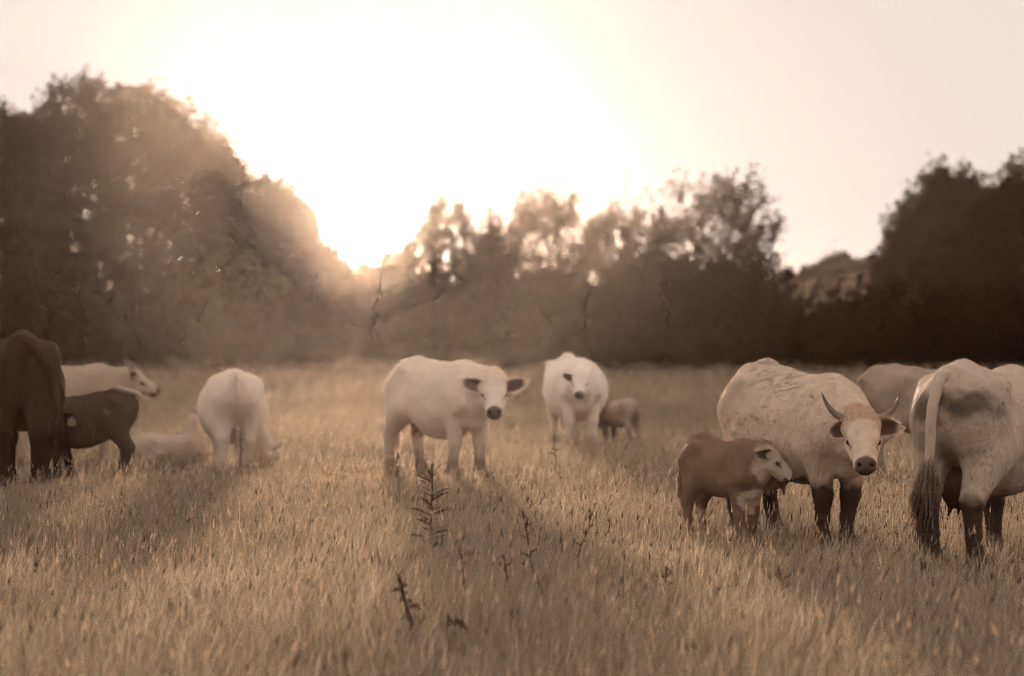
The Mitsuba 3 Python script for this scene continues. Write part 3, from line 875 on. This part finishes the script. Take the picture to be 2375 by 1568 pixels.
def pale(base, legs=None, leg_z=(.35, .55), mud=0.0, rub=.06, seed=0):
    """A cream coat, a little uneven, with muddy legs and (mud) splashes and smears on the flank and rump."""
    def f(A, p, n, q):
        c = np.tile(np.array(base, float), (len(p), 1))
        t = meshkit.fbm(p * 3.1 + seed, 3) - .5
        c *= (1 + .22 * t)[:, None]
        fine = meshkit.noise(p * [60, 60, 22] + seed)
        c *= (1 + rub * 2 * (fine - .5))[:, None]
        c *= (1 + .22 * (meshkit.fbm(p * [26, 26, 11] + seed, 2, 17) - .5))[:, None]
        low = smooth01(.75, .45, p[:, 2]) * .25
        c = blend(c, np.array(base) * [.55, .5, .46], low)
        if mud:
            s = p * [3.4, 5, 12] + 2.6 * meshkit.fbm(p * 3.3 + 9 + seed, 3)[:, None]
            zone = smooth01(.36, .50, meshkit.fbm(p * [2.5, 4, 6], 2, 31)) * (.55 + .6 * meshkit.noise(p * 30, 12))
            line = zone * np.maximum(smooth01(.034, .006, np.abs(meshkit.fbm(s, 3, seed + 5) - .5)), .75 * smooth01(.030, .006, np.abs(meshkit.fbm(s * 1.7 + 40, 3, seed + 6) - .5)))
            line = np.maximum(line, .45 * smooth01(.54, .72, meshkit.fbm(p * [6, 8, 14] + 3.0 * meshkit.fbm(p * 2.6 + seed, 3)[:, None], 3, 77)) * zone)
            st = line * smooth01(.38, .2, p[:, 0]) * smooth01(.88, 1.02, p[:, 2])
            blot = smooth01(.60, .72, meshkit.fbm(p * [16, 16, 20] + seed, 3, 8)) * smooth01(.0, -.2, p[:, 0]) * smooth01(1.15, .9, p[:, 2])
            dots = smooth01(.80, .88, meshkit.noise(p * 62, 4)) * smooth01(.40, .52, meshkit.noise(p * 5, 3)) * smooth01(-.5, .1, p[:, 0]) * smooth01(.6, .8, p[:, 2]) * (q[:, 0] < -.05)
            m = mud * np.clip(np.maximum(np.maximum(st * .8, blot * .8), dots), 0, 1) * .8
            c = blend(c, (.10, .062, .043), m)
        if legs is not None:
            hem = p[:, 2] + .16 * (meshkit.fbm(p * [12, 12, 7], 3, 2) - .5)
            limb = smooth01(leg_z[1], leg_z[0], hem)
            c = blend(c, legs, limb * .95)
        return np.clip(c, .01, 1)
    return f

# ---------------------------------------------------------------- the herd
WHITE, BROWN, DARK = (.74, .63, .54), (.215, .135, .088), (.040, .0175, .0095)
HORN_UP = [(.01, .09, -.055), (.0, .165, -.04), (-.05, .230, -.01), (-.12, .272, .02), (-.19, .292, .035)]
TAIL_DOWN = [(-.84, 0, 1.30), (-.93, 0, 1.22), (-.96, 0, 1.0), (-.92, 0, .7), (-.90, 0, .5)]


def horned_cow():
    A = Animal('cow', 2.26, 18.95, -62, 1.0, px(2000, 958, 18.0), -94, 41, feet=((.03, -.07), (-.06, .05), (.08, .0), (.0, .04)),
               coat=pale((.63, .505, .395), legs=(.035, .02, .014), leg_z=(.50, .60), mud=1.0, seed=3), seed=11, step=.013, rump=.015, belly=.02, limb=1.12, neck=.98, head=1.0, front=.86,
               wide=1.06, withers=.05)
    A.fur(60000, .024)
    A.ear(1, (-.05, .93, -.08), (.7, .15, .7), length=.20, width=.15, inner=(.10, .06, .042), base=(.075, .105, -.075))
    A.ear(-1, (.22, -.90, -.30), (.6, -.05, .7), length=.17, width=.14, inner=(.10, .06, .042), base=(.075, .105, -.075))
    A.eyes()
    A.horns(HORN_UP, r=.036, root=(.24, .165, .115))
    A.tuft()
    A.tail([(-.84, 0, 1.30), (-.93, 0, 1.24), (-.97, .02, 1.0), (-.95, .03, .7), (-.93, .02, .5)], switch=.3, swcolor=(.05, .03, .02))
    A.udder()
    A.hooves()
    tag(A.key, 'mud streaked cream cow with two upturned dark horns, facing the camera', 'cow')


def centre_cow():
    A = Animal('cow', -.83, 28.55, -50, .975, px(1146, 866, 27.75), -89, 43, feet=((.05, 0), (-.05, -.02), (.06, 0), (-.14, 0)),
               coat=pale(WHITE, legs=(.20, .14, .10), leg_z=(.10, .45), seed=5), seed=12, step=.0165, belly=.06, wide=1.08, limb=1.25, neck=1.05, head=1.17, thigh=1.25, muscle=1.08, dome=.06, ribs=.4)
    A.fur(50000, .03)
    for s in (1, -1):
        A.ear(s, (-.28, s * .95, .16), (.7, s * .1, .7), length=.25, width=.15, base=(.135, .115, -.075))
    A.eyes()
    A.tuft(500, .05)
    A.tail(TAIL_DOWN, switch=.3)
    A.udder(r=(.13, .11, .10), c=(-.4, 0, .64))
    A.hooves()
    tag(A.key, 'stocky hornless white cow in the middle, ears spread wide, staring at the camera', 'cow')


def far_cow():
    A = Animal('cow', .93, 36.1, -79, .955, px(1345, 862, 35.0), -93, 41, feet=((.05, .02), (.05, -.06), (0, 0), (0, 0)),
               coat=pale((.82, .72, .63), legs=(.3, .22, .17), leg_z=(.05, .3), seed=6), seed=13, step=.019, belly=.09, wide=1.32, rump=.03, limb=1.25, head=.92, dome=.04, ribs=0.0)
    A.fur(26000, .026)
    A.ear(1, (-.85, .45, .30), (-.2, .75, -.4), length=.23, width=.12, inner=(.5, .4, .32), base=(.12, .11, -.07))
    A.ear(-1, (-.42, -.90, .20), (.7, -.1, .7), length=.23, width=.13, inner=(.13, .085, .06), base=(.12, .11, -.07))
    A.eyes()
    A.tail(TAIL_DOWN, switch=.3)
    A.udder()
    A.hooves()
    tag(A.key, 'broad white cow farthest back, head on, with a small calf at its side', 'cow')


def face_calf():
    def coat(A, p, n, q):
        c = np.tile(BROWN, (len(p), 1)) * (1 + .5 * (meshkit.fbm(p * [5, 5, 3], 3) - .5))[:, None]
        edge = .05 * (meshkit.noise(p * [18, 18, 40]) - .5) + .09 * (meshkit.noise(p * 7, 4) - .5) + .03 * (meshkit.noise(p * 60, 5) - .5)
        face = smooth01(.06, -.03, (np.sqrt(((q[:, 0] - .30) / .335) ** 2 + ((q[:, 2] + .14) / .22) ** 2 + (q[:, 1] / .3) ** 2) - 1) * .3 + edge * 1.3)
        chest = smooth01(.02, -.02, np.linalg.norm((p - [.54, 0, .72]) / [.22, .26, .17], axis=1) * .2 - .2 + edge)
        belly = smooth01(.02, -.02, p[:, 2] - .66 - .1 * p[:, 0] + edge) * smooth01(-.45, -.35, p[:, 0]) * smooth01(.13, .09, np.abs(p[:, 1])) * (p[:, 2] > .5)
        leg = smooth01(.56, .50, p[:, 2] + edge) * (p[:, 0] < -.2) * (p[:, 1] > 0)
        w = np.clip(np.maximum.reduce([face, chest, belly, leg * .75]), 0, 1)
        return np.clip(blend(c, (.54, .43, .345), w), .01, 1)
    A = Animal('calf', 1.65, 18.8, -50, .575, px(1788, 1034, 18.5), 0, 50, feet=((-.02, .03), (.06, 0), (-.10, .06), (.10, -.0)),
               coat=coat, seed=14, step=.0105, wide=.82, belly=-.04, leg=1.17, limb=1.2, neck=.88, head=1.16, muscle=.92, rump=.02, long=.80, front=.88, dome=.03, snout=.84)
    A.fur(34000, .014, .0018)
    A.tuft(260, .05, .03)
    A.ear(-1, (-.62, -.55, -.50), (.35, -.8, .25), length=.23, width=.13, inner=(.085, .055, .04), outer=(.33, .24, .18), droop=.2, base=(.07, .125, -.08))
    A.ear(1, (-.15, .9, -.05), (.6, .3, .6), length=.19, width=.11, inner=(.07, .042, .03), outer=(.30, .21, .16))
    A.eyes()
    A.tail([(-.68, 0, 1.33), (-.76, 0, 1.34), (-.80, -.02, 1.2), (-.78, -.08, .95), (-.76, -.1, .80)], switch=.2, swcolor=(.45, .34, .27), r0=.03, r1=.014)
    A.hooves()
    tag(A.key, 'small brown calf with a white face and chest, standing before the muddy horned cow', 'calf')


def dark_cow():
    A = Animal('cow', -5.38, 26.65, 100, 1.185, px(-40, 900, 28.4), 110, 40, feet=((0, 0), (0, 0), (.02, .0), (.0, .03)),
               coat=pale(DARK, rub=.1, seed=8), seed=15, step=.019, belly=.02, muscle=1.06, thigh=1.28, limb=1.4, dark=True)
    A.fur(18000, .018)
    A.ear(1, (-.1, .95, .1), (.6, .1, .8))
    A.ear(-1, (-.1, -.95, .1), (.6, -.1, .8))
    A.eyes()
    A.tail([(-.80, -.02, 1.345), (-.87, -.13, 1.27), (-.86, -.265, 1.08), (-.90, -.33, .80), (-.93, -.36, .55), (-.94, -.40, .34)], switch=.24, sw=.03, brush=6, swcolor=(.03, .016, .01), r0=.042, r1=.02)
    A.hooves()
    tag(A.key, 'big dark brown cow seen from behind, cut off by the left edge', 'cow')


def profile_cow():
    A = Animal('cow', -5.75, 31.2, 2, .93, px(314, 862, 31.0), -6, 33, feet=((0, 0), (.1, 0), (0, 0), (.1, 0)),
               coat=pale((.40, .305, .23), seed=9), seed=16, step=.02, belly=.02, neck=1.0, head=.95, snout=.86)
    A.fur(24000, .02)
    A.ear(-1, (-.35, -.75, .25), (.5, -.6, .3), length=.22, width=.14, base=(.085, .11, -.07))
    A.ear(1, (-.1, .95, .1), (.6, .1, .8))
    A.eyes()
    A.horns([(.0, .07, -.03), (-.03, .13, .0), (-.12, .15, .05), (-.24, .11, .06)], r=.042, root=(.3, .22, .17), tip=(.2, .14, .1))
    A.tail(TAIL_DOWN, switch=.3)
    A.udder()
    A.hooves()
    tag(A.key, 'cream cow in profile with short upright horns, behind the tagged brown calf', 'cow')


def tagged_calf():
    A = Animal('calf', -4.88, 27.7, 188, .72, px(150, 960, 27.25), 178, 34, feet=((.26, .05), (.02, 0), (.0, .0), (.12, 0)),
               dark=True, coat=pale((.075, .040, .025), legs=(.04, .021, .014), leg_z=(.2, .5), rub=.1, seed=10), seed=17, step=.0145, wide=.90, belly=.02, limb=1.3, neck=.95, head=1.0, leg=1.03, long=.92, withers=.08)
    A.fur(24000, .022)
    k = A.ear(1, (-.80, .62, -.12), (.25, .8, .3), length=.30, width=.17, inner=(.12, .072, .05), base=(.075, .10, -.07))
    A.ear(-1, (-.1, -.95, .1), (.6, -.1, .8))
    A.eyes()
    b = px(166, 980, 26.96)
    m = trimesh.creation.box((.092, .008, .075))
    m2 = trimesh.creation.box((.05, .007, .028))
    m2.apply_translation([0, 0, .049])
    scene[k + '__ear_tag'] = mikit.ply(trimesh.util.concatenate([m, m2]).apply_translation(b), 'tag_plastic')
    tag(k + '__ear_tag', 'pale rectangular plastic ear tag')
    A.tail([(-.76, 0, 1.31), (-.85, .0, 1.34), (-.79, .05, 1.42), (-.62, .08, 1.46), (-.47, .1, 1.51)], switch=.08, color=(.52, .42, .35), swcolor=(.52, .42, .35), r0=.048, r1=.036, sw=.03)
    A.hooves()
    tag(A.key, 'brown calf with a pale ear tag and white raised tail, behind the dark cow', 'calf')


def grazing_cow():
    A = Animal('cow', -3.42, 29.6, 100, .95, px(622, 1020, 30.6), 60, 70, feet=((0, 0), (0, 0), (-.06, -.0), (.12, .03)),
               coat=pale((.70, .59, .50), seed=12), seed=18, step=.0175, belly=.06, wide=1.20, rump=-.02, limb=1.2, muscle=1.12, thigh=1.25, leg=.84, hook=.75, ribs=.3)
    A.fur(22000, .024)
    A.ear(1, (-.1, .95, .1), (.6, .1, .8))
    A.ear(-1, (-.4, -.85, .3), (.6, -.1, .8))
    A.eyes()
    A.tail([(-.84, 0, 1.30), (-.93, 0, 1.22), (-.95, -.03, 1.0), (-.93, -.05, .7), (-.92, -.06, .5)], switch=.26)
    A.udder(r=(.16, .15, .17), color=(.42, .33, .27))
    A.hooves()
    tag(A.key, 'white cow seen from behind, grazing, left of the middle', 'cow')


def lying_calf():
    A = Animal('calf', -4.28, 30.4, 12, .54, px(447, 962, 30.6), 25, 25, lying=True,
               coat=pale((.52, .42, .35), seed=14), seed=19, step=.015, wide=.95, head=1.0, neck=.9)
    A.fur(16000, .026)
    A.ear(1, (-.1, .95, .1), (.6, .1, .8))
    A.ear(-1, (-.3, -.85, -.3), (.5, -.5, .5))
    A.eyes()
    A.tail([(-.84, 0, .70), (-.93, 0, .55), (-.95, -.1, .3), (-.85, -.2, .15)], switch=.15)
    A.hooves()
    tag(A.key, 'cream calf lying in the grass beside the grazing white cow', 'calf')


def far_calf():
    def coat(A, p, n, q):
        c = pale((.40, .31, .25), seed=4)(A, p, n, q)
        d = smooth01(.0, .45, p[:, 0] + .2 * (meshkit.noise(p * 6) - .5))
        return blend(c, (.13, .085, .06), d * .7)
    A = Animal('calf', 1.62, 36.5, 128, .505, px(1398, 968, 36.9), 160, 30, feet=((0, 0),) * 4, coat=coat, seed=20, step=.014, wide=.92, belly=-.02, limb=1.3, leg=1.04, long=.9)
    A.fur(12000, .022)
    A.ear(1, (-.1, .95, .1), (.6, .1, .8))
    A.ear(-1, (-.1, -.95, .1), (.6, -.1, .8))
    A.eyes()
    A.tail([(-.78, 0, 1.33), (-.87, 0, 1.25), (-.89, 0, 1.0), (-.86, 0, .8)], switch=.2)
    A.hooves()
    tag(A.key, 'small fawn calf with its head against the farthest white cow', 'calf')


def hidden_cow():
    A = Animal('cow', 4.72, 27.2, 12, .94, px(2420, 900, 28.0), 10, 45, feet=((0, 0),) * 4, coat=pale((.38, .29, .22), seed=21, mud=.6), seed=21, step=.021, rump=-.02, belly=.0)
    A.fur(24000, .022)
    A.ear(1, (-.1, .95, .1), (.6, .1, .8))
    A.ear(-1, (-.1, -.95, .1), (.6, -.1, .8))
    A.eyes()
    A.tail(TAIL_DOWN, switch=.3)
    A.hooves()
    tag(A.key, 'tan cow half hidden between the horned cow and the cow at the right edge', 'cow')


def rear_cow():
    def coat(A, p, n, q):
        c = pale((.52, .41, .32), legs=(.05, .03, .021), leg_z=(.46, .60), seed=22)(A, p, n, q)
        nz = .12 * (meshkit.fbm(p * 9, 2) - .5)
        stain = smooth01(.16, .05, np.linalg.norm((p - [-.80, -.17, 1.17]) / [.30, .2, .11], axis=1) * .11 + nz)
        stain2 = smooth01(.14, .05, np.linalg.norm((p - [-.84, .12, 1.14]) / [.2, .13, .12], axis=1) * .11 + nz)
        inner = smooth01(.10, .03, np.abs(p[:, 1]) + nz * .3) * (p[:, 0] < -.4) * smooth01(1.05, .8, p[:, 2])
        specks = smooth01(.80, .88, meshkit.noise(p * [40, 40, 22], 4)) * smooth01(.5, .6, meshkit.noise(p * 4, 3))
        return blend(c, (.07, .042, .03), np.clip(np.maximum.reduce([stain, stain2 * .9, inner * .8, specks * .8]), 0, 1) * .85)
    A = Animal('cow', 3.39, 17.2, 58, 1.02, px(2680, 900, 18.6), 60, 55, feet=((.0, -.02), (.02, 0), (.05, -.02), (.0, .0)),
               coat=coat, seed=23, step=.0145, rump=.0, belly=.03, wide=1.06, limb=1.15, thigh=1.05)
    A.fur(60000, .024)
    A.ear(1, (-.1, .95, .1), (.6, .1, .8))
    A.ear(-1, (-.1, -.95, .1), (.6, -.1, .8))
    A.eyes()
    A.tail([(-.80, 0, 1.37), (-.90, .005, 1.33), (-.985, .02, 1.12), (-.97, .035, .90), (-.96, .06, .70)], switch=.46, sw=.075, swcolor=(.06, .036, .025), r0=.05, r1=.03, n=420, brush=4, fade=True)
    A.udder(c=(-.46, 0, .62), r=(.17, .13, .17), color=(.09, .05, .036))
    A.hooves()
    tag(A.key, 'large cream cow seen from behind, stained round the tail, at the right edge', 'cow')


scene['tag_plastic'] = {'type': 'roughplastic', 'diffuse_reflectance': {'type': 'rgb', 'value': [.33, .24, .17]}, 'alpha': .3}
# CALLS
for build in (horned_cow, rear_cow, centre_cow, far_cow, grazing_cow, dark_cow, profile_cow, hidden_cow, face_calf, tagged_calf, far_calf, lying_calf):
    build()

# ---------------------------------------------------------------- thistles standing in the grass
scene['thistle_green'] = {'type': 'principledthin', 'base_color': VC, 'roughness': .5, 'diff_trans': 0.5}


def thistle(u0, v0, u1, v1, d, n, reach, words, seed, thick=.007, bud=True, group=None, droop=.15, broad=1.0):
    """A spiny stem from the pixel (u0, v0) near its foot up to (u1, v1), with n side leaves."""
    rng = np.random.default_rng(seed)
    key = new_key('thistle')
    labels[key] = {}
    a, b = px(u0, v0, d), px(u1, v1, d)
    foot = a + (a - b) * (a[2] / max(b[2] - a[2], .05)) * .4
    foot[2] = relief(foot[0], foot[1]) - .01
    pts = bez([foot, a, a * .45 + b * .55 + [rng.normal(0, .01), rng.normal(0, .02), 0], b], 24)
    v, f = tube(pts, np.linspace(thick, thick * .45, 24), 6)
    put('stem', (v, f), 'thistle_green', key, smooth=True, color=np.tile((.085, .052, .033), (len(v), 1)))
    for i in range(n):
        if rng.uniform() < .14:
            continue
        t = .12 + .86 * (i + rng.uniform(-.3, .3)) / n
        p = pts[min(23, int(t * 23))]
        az = i * 2.4 + rng.normal(0, .8)
        L = reach * (1.05 - .55 * t) * rng.uniform(.35, 1.25)
        out = np.array([math.cos(az), math.sin(az) * .8, 0])
        up = np.array([0, 0, .35 + .6 * t])
        m = 9
        s = np.linspace(0, 1, m)
        mid = p + np.outer(s * L, out) + np.outer(s * L, up) - np.outer(s ** 2 * L * droop * 2, [0, 0, 1])
        side = np.cross(out, [0, 0, 1.0])
        w = broad * (.10 * L + .004) * np.sin(np.pi * np.clip(s * .92 + .08, 0, 1)) * np.where(np.arange(m) % 2, 1.75, .55)
        w[-1] = .0006
        tilt = side * .75 + np.array([0, 0, .65])
        vv = np.vstack([mid - tilt * w[:, None], mid + tilt * w[:, None], mid + [0, 0, .0025]])
        ff = []
        for j in range(m - 1):
            for x0, x1 in ((0, 2), (2, 1)):
                A, B = x0 * m + j, x1 * m + j
                ff += [[A, B, B + 1], [A, B + 1, A + 1]]
        put('leaf', (vv, np.array(ff)), 'thistle_green', key, color=np.tile(np.array((.105, .066, .043)) * rng.uniform(.75, 1.4), (len(vv), 1)))
    if bud:
        for j in range(3):
            q = b + [rng.normal(0, .012) * (j > 0), rng.normal(0, .012) * (j > 0), -.022 * j]
            m = trimesh.creation.icosphere(2, .011)
            w = np.array(m.vertices) * [1, 1, 1.35] * (1 + .22 * (meshkit.noise(np.array(m.vertices) * 400) - .5))[:, None]
            put('bud', (w + q, m.faces), 'thistle_green', key, smooth=True, color=np.tile((.26, .19, .135), (len(w), 1)))
    tag(key, words, 'thistle', group)


thistle(998, 1235, 1003, 1078, 17.6, 44, .19, 'tall dark spiny thistle in focus, left of centre below the middle cow', 1, .009, broad=.6)
thistle(1240, 1340, 1212, 1188, 15.6, 24, .11, 'slender leaning thistle right of the tall one', 2)
thistle(1345, 1275, 1368, 1185, 16.2, 12, .06, 'small faint thistle leaning right, near the centre', 3, .005)
thistle(972, 1500, 925, 1335, 12.9, 20, .15, 'blurred thistle stalk with drooping leaves in the front', 4, .016, droop=.45, broad=1.3)
thistle(1045, 1540, 1040, 1425, 12.6, 16, .19, 'low leafy thistle right of the blurred stalk in the front', 10, .013, droop=.6, bud=False, broad=1.8)
thistle(1185, 1400, 1168, 1290, 14.6, 12, .08, 'short dark thistle between the tall one and the slender one', 11, .008)
thistle(1075, 1330, 1068, 1268, 15.4, 10, .07, 'small dark thistle just right of the foot of the tall one', 12, .008)
thistle(1548, 1385, 1545, 1318, 14.4, 14, .085, 'bushy blurred thistle below the white faced calf', 5)
thistle(1822, 1420, 1806, 1318, 14.2, 20, .09, 'blurred thistle top below the muddy horned cow', 6)
thistle(558, 1040, 556, 985, 27.2, 12, .10, 'thistle before the hindquarters of the grazing cow', 7, .008)
thistle(985 - 60, 1110, 922, 1052, 24.5, 12, .10, 'thin thistle left of the tall one, by the middle cow', 8, .006)
thistle(1288, 1062, 1285, 1012, 27.0, 12, .10, 'small thistle between the two white cows', 9, .007)

# ---------------------------------------------------------------- the hazy air
scene['haze'] = {'type': 'cube', 'to_world': T().translate([0, 290, 10.2]).scale([345, 365, 11.7]), 'bsdf': {'type': 'null'}, 'interior': {'type': 'ref', 'id': 'air'}}
tag('haze', kind='stuff')
